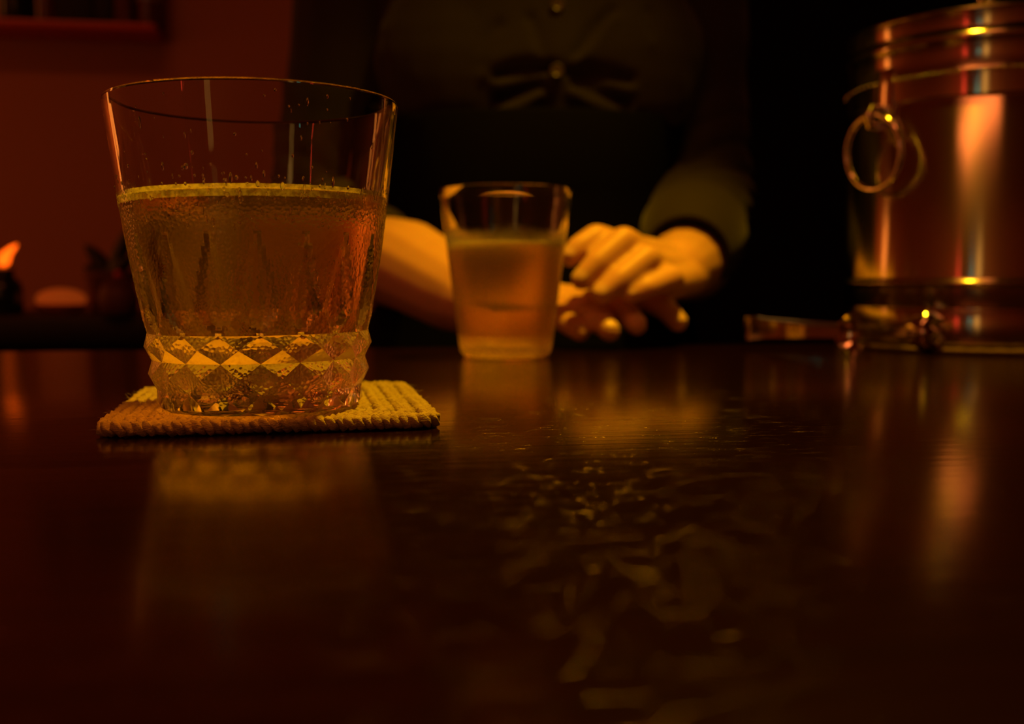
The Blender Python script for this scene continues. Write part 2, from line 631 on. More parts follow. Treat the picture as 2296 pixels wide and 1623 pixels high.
for k in range(8):
    ins = 0.0032 + 0.00605 * k
    f, total = rect_path(0.048 - ins, 0.052 - ins, 0.0045)
    per = max(2, round(total / 0.0078))
    bm = bmesh.new()
    ns = per * 10
    for st in range(3):
        pts, rad = [], []
        for i in range(ns):
            s = total * i / ns
            p, n = f(s)
            ph = 2 * PI * per * i / ns + st * 2 * PI / 3
            jit = 0.00035
            q = p + n * (0.00195 * math.sin(ph) + random.uniform(-jit, jit))
            q.z = 0.00245 + 0.00105 * math.sin(2 * ph) + random.uniform(-jit, jit) * 0.5
            pts.append(q)
            rad.append(0.00133 * random.uniform(0.9, 1.1))
        add_tube(bm, pts, rad, 14, closed=True, ply=(0.16, 4, 0.55))
    obj('braid', bm, M_JUTE, coaster, sharp=0)
# loose fibres standing off the edge
bm = bmesh.new()
for i in range(90):
    f, total = rect_path(0.0475, 0.0515, 0.0045)
    p, n = f(random.uniform(0, total))
    p = p + Vector((0, 0, random.uniform(0.0015, 0.0045)))
    d = (n + Vector((random.uniform(-1, 1), random.uniform(-1, 1), random.uniform(-0.1, 0.8)))).normalized()
    e = Vector((random.uniform(-1, 1), random.uniform(-1, 1), random.uniform(-0.4, 0.6))) * 0.001
    L = random.uniform(0.001, 0.003)
    add_tube(bm, [p - d * 0.001, p + d * L * 0.5, p + d * L + e], [0.00006, 0.00005, 0.00003], 4)
fz = obj('loose_fibres', bm, M_JUTE, coaster, sharp=0)
fz['kind'] = 'stuff'

# ------------------------------------------------------------------ cut whisky tumbler
G1 = Vector((-0.0768, 0.3200, CT + 0.0002))
def interp(tab, z):
    return float(np.interp(z, [t[0] for t in tab], [t[1] for t in tab]))
NC, SUB = 18, 12
NSEG = NC * SUB
TH0 = math.atan2(-G1.y, -G1.x)           # a cell boundary faces the camera
PROF1 = [(22.6, 32.9), (25.7, 33.7), (30, 34.6), (35.2, 35.5), (47.5, 37.5), (65.2, 40.0), (90.2, 43.1)]
def smoothprof(z):
    return (interp(PROF1, z - 2.5) + interp(PROF1, z) + interp(PROF1, z + 2.5)) / 3 if z > 25 else interp(PROF1, z)
IN1 = [(20.0, 20.0), (20.6, 23.0), (22.0, 26.0), (24.5, 28.2), (28, 30.0), (35, 32.3), (48, 34.9), (65, 37.7), (90.3, 41.5)]
def cutglass():
    bm = bmesh.new()
    mm = 0.001
    def P(r, th, z):
        return bm.verts.new((r * math.cos(th) * mm, r * math.sin(th) * mm, z * mm))
    def bth(i):
        return TH0 + 2 * PI * i / NC
    zc = [0.0, 6.0, 14.7, 22.6]
    rc = [29.3, 30.5, 31.7, 32.9]
    za = [1.4, 10.4, 18.6]
    ra = [30.7, 32.9, 33.9]
    corners = [[P(r, bth(i), z) for i in range(NC)] for r, z in zip(rc[:3], zc[:3])]
    # dense ring on the chords at the waist
    ring = []
    for i in range(NC):
        for s in range(SUB):
            a = 2 * PI / NC * s / SUB
            r = rc[3] * math.cos(PI / NC) / math.cos(a - PI / NC)
            ring.append(P(r, bth(i) + a, zc[3]))
    for row in range(3):
        for i in range(NC):
            j = (i + 1) % NC
            ap = P(ra[row], bth(i) + PI / NC, za[row])
            lo0, lo1 = corners[row][i], corners[row][j]
            if row < 2:
                hi = [corners[row + 1][i], corners[row + 1][j]]
            else:
                hi = [ring[(i * SUB + s) % NSEG] for s in range(SUB + 1)]
            bm.faces.new((lo0, lo1, ap))
            bm.faces.new((lo1, hi[-1], ap))
            bm.faces.new((hi[0], lo0, ap))
            for a, b in zip(hi[:-1], hi[1:]):
                bm.faces.new((b, a, ap))
    # leaf shaped flutes and plain wall
    rows = [ring]
    zs = list(np.linspace(22.6, 52, 38))[1:] + list(np.linspace(52, 89.9, 14))[1:]
    for z in zs:
        rr = []
        s = (z - 22.8) / 28.0
        if 0 < s < 1:
            wl = (s / 0.24) ** 0.62 if s < 0.24 else 1 - ((s - 0.24) / 0.76) ** 1.35
        else:
            wl = 0
        wl *= 0.95
        for k in range(NSEG):
            a = 2 * PI * k / NSEG
            u = ((a / (2 * PI / NC) + 0.5) % 1.0 - 0.5) * 2
            r = smoothprof(z)
            if z < 27:
                loc = (a % (2 * PI / NC)) - PI / NC
                ch = r * math.cos(PI / NC) / math.cos(loc)
                t = (z - 22.6) / 4.4
                r = ch * (1 - t) + r * t
            if wl > 0.02 and abs(u) < wl:
                r -= 2.1 * (0.35 + 0.65 * wl) * (1 - (u / wl) ** 2)
            rr.append(P(r, TH0 + a, z))
        rows.append(rr)
    for q in (0.3, 0.6, 0.9):            # rounded rim
        an = PI * q
        rr = 42.3 + 0.78 * math.cos(an)
        rows.append([P(rr, TH0 + 2 * PI * k / NSEG, 90.1 + 0.75 * math.sin(an)) for k in range(NSEG)])
    grid_faces(bm, rows)
    inner = [rows[-1]]
    for z in list(np.linspace(89.6, 64.0, 8)) + [62.7, 62.4] + list(np.linspace(60, 30, 9)) + [27.5, 25.5, 24.0, 22.8, 21.8, 21.0, 20.5]:
        inner.append([P(interp(IN1, z), TH0 + 2 * PI * k / NSEG, z) for k in range(NSEG)])
    for r, z in ((20.0, 20.1), (12, 20.0), (4, 20.0)):
        inner.append([P(r, TH0 + 2 * PI * k / NSEG, z) for k in range(NSEG)])
    grid_faces(bm, inner, mat=1)
    for f_ in bm.faces:
        if f_.material_index == 1 and f_.calc_center_median().z < 0.0626:
            f_.material_index = 2 if f_.calc_center_median().z > 0.0222 else 4
    c = P(0, 0, 20.0)
    last = inner[-1]
    for k in range(NSEG):
        bm.faces.new((last[k], last[(k + 1) % NSEG], c)).material_index = 4
    # base with a shallow punt
    b0 = corners[0]
    for r, z in ((27.0, 0.0), (22.5, 1.2), (10, 1.5)):
        b1 = [P(r, bth(i), z) for i in range(NC)]
        for i in range(NC):
            j = (i + 1) % NC
            bm.faces.new((b0[j], b0[i], b1[i], b1[j])).material_index = 3
        b0 = b1
    c = P(0, 0, 1.5)
    for i in range(NC):
        bm.faces.new((b0[(i + 1) % NC], b0[i], c)).material_index = 3
    return bm
tumbler = obj('whisky_tumbler', cutglass(), [M_CUTGLASS, M_GLASS, M_WETWALL, M_FOOT, M_GLASSFLOOR], sharp=14)
tag(tumbler, 'large cut glass whisky tumbler with a diamond base on the jute coaster', 'glass')
tumbler.location = G1
tumbler.rotation_euler = (0, R(-0.5), 0)

# droplets running on the outside
random.seed(21)
bm = bmesh.new()
cam_th = TH0
for i in range(420):
    th = cam_th + random.gauss(0, 0.75)
    z = random.choice([random.gauss(62, 4), random.uniform(38, 66), random.gauss(57, 3.5), random.uniform(24, 90)])
    if not 24 < z < 89:
        continue
    if z < 52:
        continue
    r = smoothprof(z)
    sz = random.uniform(0.16, 0.5) * (1.5 if random.random() < 0.12 else 1)
    n = Vector((math.cos(th), math.sin(th), -0.12)).normalized()
    t = Vector((-math.sin(th), math.cos(th), 0))
    up = n.cross(t)
    Rm = Matrix((t, up, n)).transposed()
    el = random.uniform(1, 1.7) if random.random() < 0.75 else random.uniform(2, 4)
    add_ellipsoid(bm, (r * math.cos(th) * 0.001, r * math.sin(th) * 0.001, z * 0.001),
                  (sz * 0.001, sz * el * 0.001, sz * 0.45 * 0.001), Rm, 8, 5)
dr = obj('droplets', bm, M_DROP, tumbler, sharp=0)
dr['kind'] = 'stuff'

def drink(name, label, inner, z0, z1, base, menis, seg=128):
    bm = bmesh.new()
    prof = [(0, z0 + 0.15)]
    zz = [z for z in np.linspace(z0 + 0.4, z1, 22)]
    prof += [(interp(inner, z0) - 0.6, z0 + 0.15)]
    prof += [(interp(inner, z) - 0.12, z) for z in zz]
    rt = interp(inner, z1) - 0.12
    prof += [(rt - 0.15, z1 + menis), (rt - 0.6, z1 + menis * 0.45), (rt - 1.5, z1 + menis * 0.12), (rt - 3, z1), (rt * 0.5, z1), (0, z1)]
    add_lathe(bm, [(r * 0.001, z * 0.001) for r, z in prof], seg)
    for f_ in bm.faces:
        c_ = f_.calc_center_median()
        if c_.z * 1000 > z1 - 1.6 and math.hypot(c_.x, c_.y) * 1000 > rt - 2.2:
            f_.material_index = 1
    o = obj(name, bm, [M_DRINK, M_MENISCUS], sharp=35)
    tag(o, label, 'drink')
    o.location = base
    return o
d1 = drink('whisky_and_water', 'amber whisky and water filling the large cut tumbler on the coaster', IN1, 20.0, 62.6, G1, 1.3)
d1.rotation_euler = (0, R(-0.5), 0)

def ice(name, label, c, s, rz, seed):
    rnd = random.Random(seed)
    bm = bmesh.new()
    add_box(bm, (0, 0, 0), s, Matrix.Rotation(rz, 3, 'Z') @ Matrix.Rotation(0.12, 3, 'X'), bevel=0.0035, seg=3)
    bmesh.ops.subdivide_edges(bm, edges=bm.edges[:], cuts=1, use_grid_fill=True)
    for v in bm.verts:
        v.co += Vector((rnd.uniform(-1, 1), rnd.uniform(-1, 1), rnd.uniform(-1, 1))) * 0.0006
    o = obj(name, bm, M_ICE, sharp=50)
    tag(o, label, 'ice')
    o.location = c
    return o
ice('ice_block', 'clear ice block floating in the large cut tumbler', G1 + Vector((0.003, 0.006, 0.0455)), (0.034, 0.036, 0.041), 0.5, 3)

# ------------------------------------------------------------------ plain tumbler
G2 = Vector((-0.0035, 0.589, 0.0002))
OUT2 = [(0, 0.9), (17, 0.8), (20.5, 0.0), (22.5, 0.2), (24.2, 1.2), (25.3, 3.0), (26.2, 7.0)]
OUT2 += [(26.2 + (37.0 - 26.2) * t, 7.0 + 85.8 * t) for t in np.linspace(0.1, 1, 10)]
IN2 = [(7.2, 17.0), (8.0, 21.0), (9.5, 23.4), (12.5, 24.7), (16, 25.2), (92.8, 35.4)]
prof = OUT2 + [(36.7, 93.3), (36.2, 93.5), (35.7, 93.3), (35.4, 92.8)]
bm = bmesh.new()
nout = len(OUT2)
prof += [(interp(IN2, z), z) for z in [88, 80, 72, 63.5, 62.5, 54, 45, 36, 26, 16]] + [(24.7, 12.5), (23.4, 9.5), (21.0, 8.0), (17.0, 7.2), (0, 7.0)]
add_lathe(bm, [(r * 0.001, z * 0.001) for r, z in prof], 128)
for f_ in bm.faces:
    c = f_.calc_center_median()
    rr = math.hypot(c.x, c.y) * 1000
    if c.z > 0.007 and rr < interp([(7, 26.2), (92.8, 37.0)], c.z * 1000) - 0.5:
        f_.material_index = 1 if c.z > 0.0629 else (2 if c.z > 0.0115 else 4)
    elif c.z < 0.001 and rr < 20.6:
        f_.material_index = 3
    elif rr < 20 and 0.002 < c.z < 0.009:
        f_.material_index = 4
t2 = obj('tumbler', bm, [M_TUMBLER, M_GLASS, M_WETWALL, M_FOOT, M_FAINTFLOOR], sharp=35)
tag(t2, 'smaller plain misted tumbler standing directly on the bar before the hands', 'glass')
t2.location = G2
drink('whisky_and_water', 'amber drink filling the smaller plain misted tumbler', IN2, 7.2, 62.7, G2, 1.4)
ice('ice_block', 'ice block rising above the drink in the plain misted tumbler', G2 + Vector((0.006, 0.004, 0.0485)), (0.036, 0.034, 0.040), 0.25, 5)

# ------------------------------------------------------------------ ice bucket
PHI, LB, RB = R(24.0), 0.748, 0.085
BK = Vector((LB * math.sin(PHI), LB * math.cos(PHI), 0))
mat_ = thing('trivet', 'round dark rope trivet under the steel ice bucket', 'trivet', BK)
for k in range(7):
    bm = bmesh.new()
    r0 = 0.0870 - 0.0036 * 1.02 * k
    ns = 200
    pts = [Vector((r0 * math.cos(2 * PI * i / ns), r0 * math.sin(2 * PI * i / ns), 0.0019)) for i in range(ns)]
    rad = [0.0017 * (1 + 0.14 * math.sin(2 * PI * 50 * i / ns)) for i in range(ns)]
    add_tube(bm, pts, rad, 8, closed=True)
    obj('rope_ring', bm, M_ROPE, mat_, sharp=0)
bm = bmesh.new()
add_lathe(bm, [(0, 0.0006), (0.063, 0.0006), (0.063, 0.0030), (0, 0.0030)], 48)
obj('rope_centre', bm, M_ROPE, mat_, sharp=30)

BZ = 0.0038
bucket = thing('ice_bucket', 'round brushed steel ice bucket with ring handles and a lid', 'bucket', BK + Vector((0, 0, BZ)))
bp = [(0, 0), (80, 0), (83.5, 0.6), (84.6, 2), (84.9, 21.5), (84.3, 22.4), (84.3, 23.4), (85.1, 24.4), (85.3, 34), (85.6, 35.2), (86.9, 36.4), (87.2, 37.5),
      (86.7, 38.6), (85.3, 39.6), (85.0, 41), (85.0, 142.6), (84.2, 143.4), (84.2, 145.0), (85.6, 145.8), (85.8, 157.2), (86.0, 158.0), (86.2, 159.0), (86.0, 160.2),
      (85.6, 161.0), (85.4, 174), (86.6, 176.4), (87.3, 178.2), (86.8, 180.0), (85.4, 181.2), (84.5, 182.2), (82, 182.4), (81, 178), (81, 6), (0, 6)]
bm = bmesh.new()
add_lathe(bm, [(r * 0.001, z * 0.001) for r, z in bp], 160)
obj('body', bm, M_STEEL, bucket, sharp=50)
lp = [(0, 178.5), (80.5, 178.5), (80.5, 183.0), (84.6, 183.2), (85.7, 184), (86.0, 192.2), (86.6, 193.2), (86.4, 194.3), (85.5, 194.8), (84, 194.6), (60, 197.5), (25, 200.5), (0, 201)]
bm = bmesh.new()
add_lathe(bm, [(r * 0.001, z * 0.001) for r, z in lp], 160)
lid = obj('lid', bm, M_STEEL, bucket, sharp=40)
bm = bmesh.new()
add_lathe(bm, [(r * 0.001, z * 0.001) for r, z in [(0, 200), (9, 200.6), (7, 202.5), (4.6, 206), (4.6, 209), (8, 212.5), (9.4, 217), (8.6, 222), (5, 225.2), (0, 226)]], 32)
obj('knob', bm, M_CHROME, lid)
bm = bmesh.new()
for i in range(110):
    a = 2 * PI * i / 110
    add_ellipsoid(bm, (0.0859 * math.cos(a), 0.0859 * math.sin(a), 0.159), (0.0009, 0.0009, 0.0009), None, 6, 4)
obj('beaded_band', bm, M_CHROME, bucket, sharp=0)
# ring handles hang flat against the wall; find the lug under its pixel
def bucket_azimuth(px):
    a = math.atan((px - CXP) / FPX)
    d = Vector((math.sin(a), math.cos(a), 0))
    b = d.dot(BK)
    t = b - math.sqrt(b * b - BK.length_squared + RB * RB)
    p = d * t - BK
    return math.atan2(p.y, p.x)
az0 = bucket_azimuth(1973)
for az in (az0, az0 + PI):
    n = Vector((math.cos(az), math.sin(az), 0))
    t = Vector((-math.sin(az), math.cos(az), 0))
    Rm = Matrix((t, Vector((0, 0, 1)), n)).transposed()
    bm = bmesh.new()
    add_box(bm, n * 0.0855 + Vector((0, 0, 0.152)), (0.013, 0.030, 0.003), Rm, bevel=0.0012)
    add_tube(bm, [n * 0.084 + t * s * 0.0001 + Vector((0, 0, 0.140 + 0.0)) + d_ for s in (1,) for d_ in
                  [n * 0.001, n * 0.006 + Vector((0, 0, 0.003)), n * 0.0125 + Vector((0, 0, 0.0025)), n * 0.0155 + Vector((0, 0, -0.0025)),
                   n * 0.0135 + Vector((0, 0, -0.0075)), n * 0.007 + Vector((0, 0, -0.008)), n * 0.001 + Vector((0, 0, -0.006))]], 0.0026, 10)
    lug = obj('lug', bm, M_CHROME, bucket)
    bm = bmesh.new()
    cen = n * 0.0963 + Vector((0, 0, 0.1165))
    RR = 0.0222
    add_tube(bm, [cen + (t * math.cos(2 * PI * i / 56) + Vector((0, 0, 1)) * math.sin(2 * PI * i / 56)) * RR - n * 0.004 * (0.5 - 0.5 * math.sin(2 * PI * i / 56)) for i in range(56)], 0.0017, 10, closed=True)
    obj('ring', bm, M_CHROME, bucket, sharp=0)

# ------------------------------------------------------------------ ice tongs
bend = at(1672, 732, 0.655)
c1 = onplane(1880, 797, 0.0)
c2 = onplane(2040, 792, 0.0)
tongs = thing('ice_tongs', 'small steel ice tongs lying open beside the ice bucket', 'tongs', ((bend + c1 + c2) / 3 * 1.0 - Vector((0, 0, bend.z / 3))))
T0 = tongs.location.copy()
def strip(bm, pts, hts, th):
    """spring-steel strip standing on edge"""
    rows = []
    n = len(pts)
    for i in range(n):
        t = pts[min(i + 1, n - 1)] - pts[max(i - 1, 0)]
        t.z = 0
        t.normalize()
        s = Vector((t.y, -t.x, 0))
        h = hts[i] / 2
        rows.append([bm.verts.new(pts[i] + s * a * th / 2 + Vector((0, 0, b * h))) for a, b in ((-1, -1), (-1, -0.85), (-1, 0.85), (-1, 1), (1, 1), (1, 0.85), (1, -0.85), (1, -1))])
    grid_faces(bm, rows)
    bm.faces.new(rows[0][::-1])
    bm.faces.new(rows[-1])
def claw(bm, base, d, side):
    """cupped claw with three pointed teeth reaching down, forward and up"""
    d = d.normalized()
    s = Vector((-d.y, d.x, 0)) * side
    up = Vector((0, 0, 1))
    nu, nv = 8, 12
    rows = []
    for i in range(nu + 1):
        a = i / nu
        row = []
        for j in range(nv + 1):
            b = (j / nv - 0.5) * 2
            spread = 0.0045 + 0.0085 * math.sin(min(1, a * 1.15) * PI * 0.6)
            teeth = (abs(((b + 1) * 1.5) % 1.0 - 0.5) * 2)
            reach = 0.019 * a - (0.006 * teeth * max(0, a - 0.55) / 0.45)
            cup = 0.007 * (1 - b * b) * math.sin(a * PI * 0.75)
            row.append(base + d * reach + up * (b * spread) - s * (cup - 0.012 * a * a * 0.6))
        rows.append(row)
    vf = [[bm.verts.new(p) for p in r] for r in rows]
    vb = [[bm.verts.new(p - s * 0.0011) for p in r] for r in rows]
    for i in range(nu):
        for j in range(nv):
            bm.faces.new((vf[i][j], vf[i + 1][j], vf[i + 1][j + 1], vf[i][j + 1]))
            bm.faces.new((vb[i][j], vb[i][j + 1], vb[i + 1][j + 1], vb[i + 1][j]))
    edge = [(i, 0) for i in range(nu + 1)] + [(nu, j) for j in range(1, nv + 1)] + [(i, nv) for i in range(nu - 1, -1, -1)] + [(0, j) for j in range(nv - 1, 0, -1)]
    for (a, b), (c, d_) in zip(edge, edge[1:] + edge[:1]):
        bm.faces.new((vf[a][b], vb[a][b], vb[c][d_], vf[c][d_]))
zb, zc_ = 0.0135, 0.0128
e1 = Vector((c1.x, c1.y, zc_)) - T0
e2 = Vector((c2.x, c2.y, zc_)) - T0
b0 = Vector((bend.x, bend.y, zb)) - T0
axis = ((e1 + e2) / 2 - b0).normalized()
perp = Vector((-axis.y, axis.x, 0))
def arm_pts(e, sgn):
    pts = []
    for i in range(26):
        t = i / 25
        base = b0 + axis * 0.006 + perp * sgn * 0.006
        p = base.lerp(e, t)
        p += perp * sgn * 0.004 * math.sin(t * PI)
        pts.append(p)
    return pts
bowp = [b0 + axis * (0.006 - 0.006 * math.cos(a)) + perp * 0.006 * math.sin(a) for a in np.linspace(-PI / 2, PI / 2, 13)]
bm = bmesh.new()
strip(bm, bowp, [0.014] * 13, 0.0012)
obj('spring_bow', bm, M_CHROME, tongs)
sg1 = 1 if (e1 - b0).dot(perp) > (e2 - b0).dot(perp) else -1
for e, sgn in ((e1, sg1), (e2, -sg1)):
    pts = arm_pts(e, sgn)
    bm = bmesh.new()
    strip(bm, pts, [0.014 - 0.0085 * (i / 25) ** 0.6 for i in range(26)], 0.0012)
    am = obj('arm', bm, M_CHROME, tongs)
    bm = bmesh.new()
    claw(bm, pts[-1] - (pts[-1] - pts[-3]).normalized() * 0.002, pts[-1] - pts[-4], sgn)
    obj('claw', bm, M_CHROME, am, sharp=50)
# ------------------------------------------------------------------ the bartender
person = thing('person', 'person in a dark olive shirt and black waistcoat with hands clasped on the bar', 'person', (0.02, 0.955, FL))
P0 = Vector(person.location)
def pz(v):
    return Vector(v) - P0

def chain(bm, pts, rads):
    for (a, b), (ra_, rb_) in zip(zip(pts[:-1], pts[1:]), zip(rads[:-1], rads[1:])):
        add_cone(bm, pz(a), ra_, pz(b), rb_)

A = at
# top hand: the person's left, coming from the right of the picture
TW = A(1519, 604, 0.752)
TOP = {
    'index': [A(1392, 556, 0.702), A(1337, 533, 0.674), A(1297, 556, 0.667), A(1279, 575, 0.664)],
    'middle': [A(1437, 568, 0.700), A(1398, 540, 0.668), A(1338, 590, 0.655), A(1304, 627, 0.651)],
    'ring': [A(1474, 598, 0.700), A(1450, 580, 0.664), A(1388, 628, 0.651), A(1350, 660, 0.647)],
    'pinky': [A(1503, 634, 0.698), A(1505, 622, 0.668), A(1452, 645, 0.654), A(1414, 661, 0.651)],
}
RAD = {'index': [0.0108, 0.0092, 0.0080, 0.0070], 'middle': [0.0108, 0.0096, 0.0083, 0.0072],
       'ring': [0.0105, 0.0092, 0.0080, 0.0070], 'pinky': [0.0098, 0.0083, 0.0070, 0.0061]}
# lower hand: the person's right, palm down on the counter
BW = A(1085, 688, 0.735)
LOW = {
    'index': [A(1312, 674, 0.716), A(1425, 656, 0.700), A(1493, 692, 0.690), A(1519, 722, 0.684)],
    'middle': [A(1278, 684, 0.712), A(1366, 680, 0.686), A(1410, 708, 0.664), A(1427, 728, 0.656)],
    'ring': [A(1242, 692, 0.706), A(1312, 694, 0.678), A(1350, 722, 0.652), A(1367, 742, 0.645)],
    'pinky': [A(1210, 704, 0.702), A(1256, 710, 0.674), A(1284, 733, 0.660), A(1301, 746, 0.653)],
}
bm = bmesh.new()
for side, W, tb in (('t', TW, TOP), ('l', BW, LOW)):
    mids = []
    for nme, pts in tb.items():
        chain(bm, pts, RAD[nme])
        mids.append(pts[0])
    for k, q in enumerate(mids):
        wv = (mids[0] - mids[-1])
        off = wv * (0.24 * (1.5 - k) / 1.5)
        chain(bm, [W + off, q], [0.0150, 0.0112])
    for a, b in zip(mids[:-1], mids[1:]):
        chain(bm, [a.lerp(W, 0.12), b.lerp(W, 0.12)], [0.0105, 0.0105])
        chain(bm, [a.lerp(W, 0.45), b.lerp(W, 0.45)], [0.0125, 0.0125])
# thumbs, tucked behind
chain(bm, [TW + Vector((-0.012, 0.004, 0.004)), A(1415, 610, 0.735), A(1360, 640, 0.724), A(1335, 655, 0.718)], [0.015, 0.0115, 0.0095, 0.008])
chain(bm, [BW + Vector((0.012, 0.012, 0.0)), A(1240, 668, 0.740), A(1320, 678, 0.737), A(1370, 686, 0.732)], [0.015, 0.0118, 0.0095, 0.008])
# forearms and upper arms
SHL, ELL = Vector((-0.133, 0.960, 0.395)), Vector((-0.165, 0.925, 0.072))
SHR, ELR = Vector((0.155, 0.965, 0.395)), Vector((0.170, 0.935, 0.118))
fa = A(915, 596, 0.805)
chain(bm, [SHL, SHL.lerp(ELL, 0.5), ELL], [0.043, 0.039, 0.036])
chain(bm, [ELL, fa, BW.lerp(fa, 0.35), BW], [0.036, 0.035, 0.030, 0.0225])
chain(bm, [BW + Vector((-0.01, 0.006, 0.004)), BW + Vector((0.016, -0.012, 0.0))], [0.023, 0.0205])
chain(bm, [SHR, SHR.lerp(ELR, 0.5), ELR], [0.043, 0.039, 0.036])
fr = A(1545, 585, 0.83)
chain(bm, [ELR, fr, TW], [0.036, 0.0335, 0.0225])
# trunk, neck and head (above the picture)
NK = Vector((0.018, 0.975, 0.43))
HD = Vector((0.018, 0.945, 0.605))
chain(bm, [Vector((0.018, 0.975, -0.10)), Vector((0.018, 0.975, 0.10)), Vector((0.018, 0.97, 0.33)), NK], [0.085, 0.075, 0.08, 0.06])
chain(bm, [SHL, Vector((0.018, 0.97, 0.40)), SHR], [0.045, 0.06, 0.045])
chain(bm, [NK, HD + Vector((0, 0.02, -0.06))], [0.052, 0.050])
add_ellipsoid(bm, pz(HD + Vector((0, 0.012, 0.035))), (0.073, 0.092, 0.085))
add_ellipsoid(bm, pz(HD + Vector((0, -0.012, -0.03))), (0.058, 0.068, 0.075))
chain(bm, [HD + Vector((0, -0.078, 0.018)), HD + Vector((0, -0.097, -0.022))], [0.007, 0.011])
add_ellipsoid(bm, pz(HD + Vector((0, -0.074, -0.058))), (0.022, 0.010, 0.006))
add_ellipsoid(bm, pz(HD + Vector((0, -0.074, -0.067))), (0.019, 0.010, 0.006))
for s in (-1, 1):
    add_ellipsoid(bm, pz(HD + Vector((s * 0.074, 0.02, 0.0))), (0.010, 0.020, 0.032))
body_me = remeshed(bm, 0.0016, 16)
link('body', body_me, M_SKIN, person)
for s in (-1, 1):
    bm = bmesh.new()
    add_ellipsoid(bm, pz(HD + Vector((s * 0.031, -0.066, 0.018))), (0.013, 0.010, 0.009))
    obj('eye', bm, M_EYE, person)
    bm = bmesh.new()
    add_tube(bm, [pz(HD + Vector((s * x, -0.078 + 0.25 * x, 0.038 + 0.006 * math.sin((x - 0.012) / 0.04 * PI)))) for x in np.linspace(0.012, 0.052, 8)], [0.001, 0.002, 0.0025, 0.0027, 0.0027, 0.0023, 0.0018, 0.001], 6)
    obj('eyebrow', bm, M_HAIR, person)
bm = bmesh.new()
add_ellipsoid(bm, pz(HD + Vector((0, 0.030, 0.055))), (0.084, 0.094, 0.082))
add_ellipsoid(bm, pz(HD + Vector((0, 0.075, -0.02))), (0.070, 0.050, 0.095))
add_ellipsoid(bm, pz(HD + Vector((0, 0.120, 0.03))), (0.036, 0.034, 0.036))
hair = remeshed(bm, 0.005, 3)
link('hair', hair, M_HAIR, person)
# nails, lying on the upper side of each last joint
def nail(p_dip, p_tip, r, up):
    d = (p_tip - p_dip).normalized()
    n = (up - d * up.dot(d)).normalized()
    s = d.cross(n)
    Rm = Matrix((s, d, n)).transposed()
    bm = bmesh.new()
    nu, nv = 8, 8
    rows = []
    for i in range(nu + 1):
        y = -1 + 2 * i / nu
        hw = (1 - max(0, abs(y) - 0.45) ** 2 * 2.2)
        row = []
        for j in range(nv + 1):
            x = (-1 + 2 * j / nv) * hw
            a = x * 0.95
            row.append(Vector((math.sin(a) * r * 0.93, y * r * 0.80, math.cos(a) * r * 0.95 - 0.16 * r * y * y * (1 if y > 0 else 0.3))))
        rows.append(row)
    cen = p_tip - d * r * 0.32
    top = [[bm.verts.new(pz(cen + Rm @ (v * 1.03))) for v in rw] for rw in rows]
    bot = [[bm.verts.new(pz(cen + Rm @ (v * 0.90))) for v in rw] for rw in rows]
    for i in range(nu):
        for j in range(nv):
            bm.faces.new((top[i][j], top[i + 1][j], top[i + 1][j + 1], top[i][j + 1]))
            bm.faces.new((bot[i][j], bot[i][j + 1], bot[i + 1][j + 1], bot[i + 1][j]))
    edge = [(i, 0) for i in range(nu + 1)] + [(nu, j) for j in range(1, nv + 1)] + [(i, nv) for i in range(nu - 1, -1, -1)] + [(0, j) for j in range(nv - 1, 0, -1)]
    for (a, b), (c, d_) in zip(edge, edge[1:] + edge[:1]):
        bm.faces.new((top[a][b], bot[a][b], bot[c][d_], top[c][d_]))
    obj('fingernail', bm, M_NAIL, person)
for nme, pts in TOP.items():
    nail(pts[2], pts[3], RAD[nme][3], Vector((-0.25, -0.50, 0.82)))
for nme, pts in LOW.items():
    nail(pts[2], pts[3], RAD[nme][3], Vector((0.40, -0.45, 0.80)))

# shirt: trunk as stacked ovals, sleeves as tapered pieces, grown into one cloth
def oval_loft(bm, levels, seg=48, cap=True):
    rows = []
    for z, cx_, cy_, a, bf, bb in levels:
        row = []
        for k in range(seg):
            th = 2 * PI * k / seg
            c, s = math.cos(th), math.sin(th)
            e = 2 / 2.4
            x = a * math.copysign(abs(c) ** e, c)
            y = (bf if s < 0 else bb) * math.copysign(abs(s) ** e, s)
            row.append(bm.verts.new(pz((cx_ + x, cy_ + y, z))))
        rows.append(row)
    grid_faces(bm, rows)
    if cap:
        bm.faces.new(rows[0][::-1])
        bm.faces.new(rows[-1])
TR = [(-0.14, .018, .965, .165, .105, .11), (-0.05, .018, .965, .155, .10, .105), (0.05, .018, .960, .128, .092, .095), (0.12, .018, .960, .124, .092, .095),
      (0.18, .019, .960, .130, .105, .10), (0.22, .020, .960, .137, .114, .105), (0.27, .019, .960, .142, .110, .105), (0.33, .018, .962, .150, .098, .10),
      (0.38, .018, .966, .150, .082, .092), (0.42, .018, .970, .115, .070, .078), (0.445, .018, .972, .064, .062, .062)]
bm = bmesh.new()
oval_loft(bm, TR)
for s in (-1, 1):
    add_ellipsoid(bm, pz((0.024 + s * 0.056, 0.897, 0.228)), (0.082, 0.047, 0.085))
CUFR = A(1540, 572, 0.795)
CUFL = A(868, 572, 0.835)
chain(bm, [SHL, SHL.lerp(ELL, 0.5), ELL + Vector((0, 0.004, 0))], [0.056, 0.049, 0.044])
chain(bm, [ELL + Vector((0, 0.004, 0)), CUFL.lerp(ELL, 0.3)], [0.044, 0.040])
chain(bm, [SHR, SHR.lerp(ELR, 0.5), ELR + Vector((0, 0.004, 0))], [0.056, 0.048, 0.044])
chain(bm, [ELR + Vector((0, 0.004, 0)), CUFR.lerp(ELR, 0.3)], [0.044, 0.040])
sm = remeshed(bm, 0.0038, 5)
nv = len(sm.vertices)
co = np.empty(nv * 3)
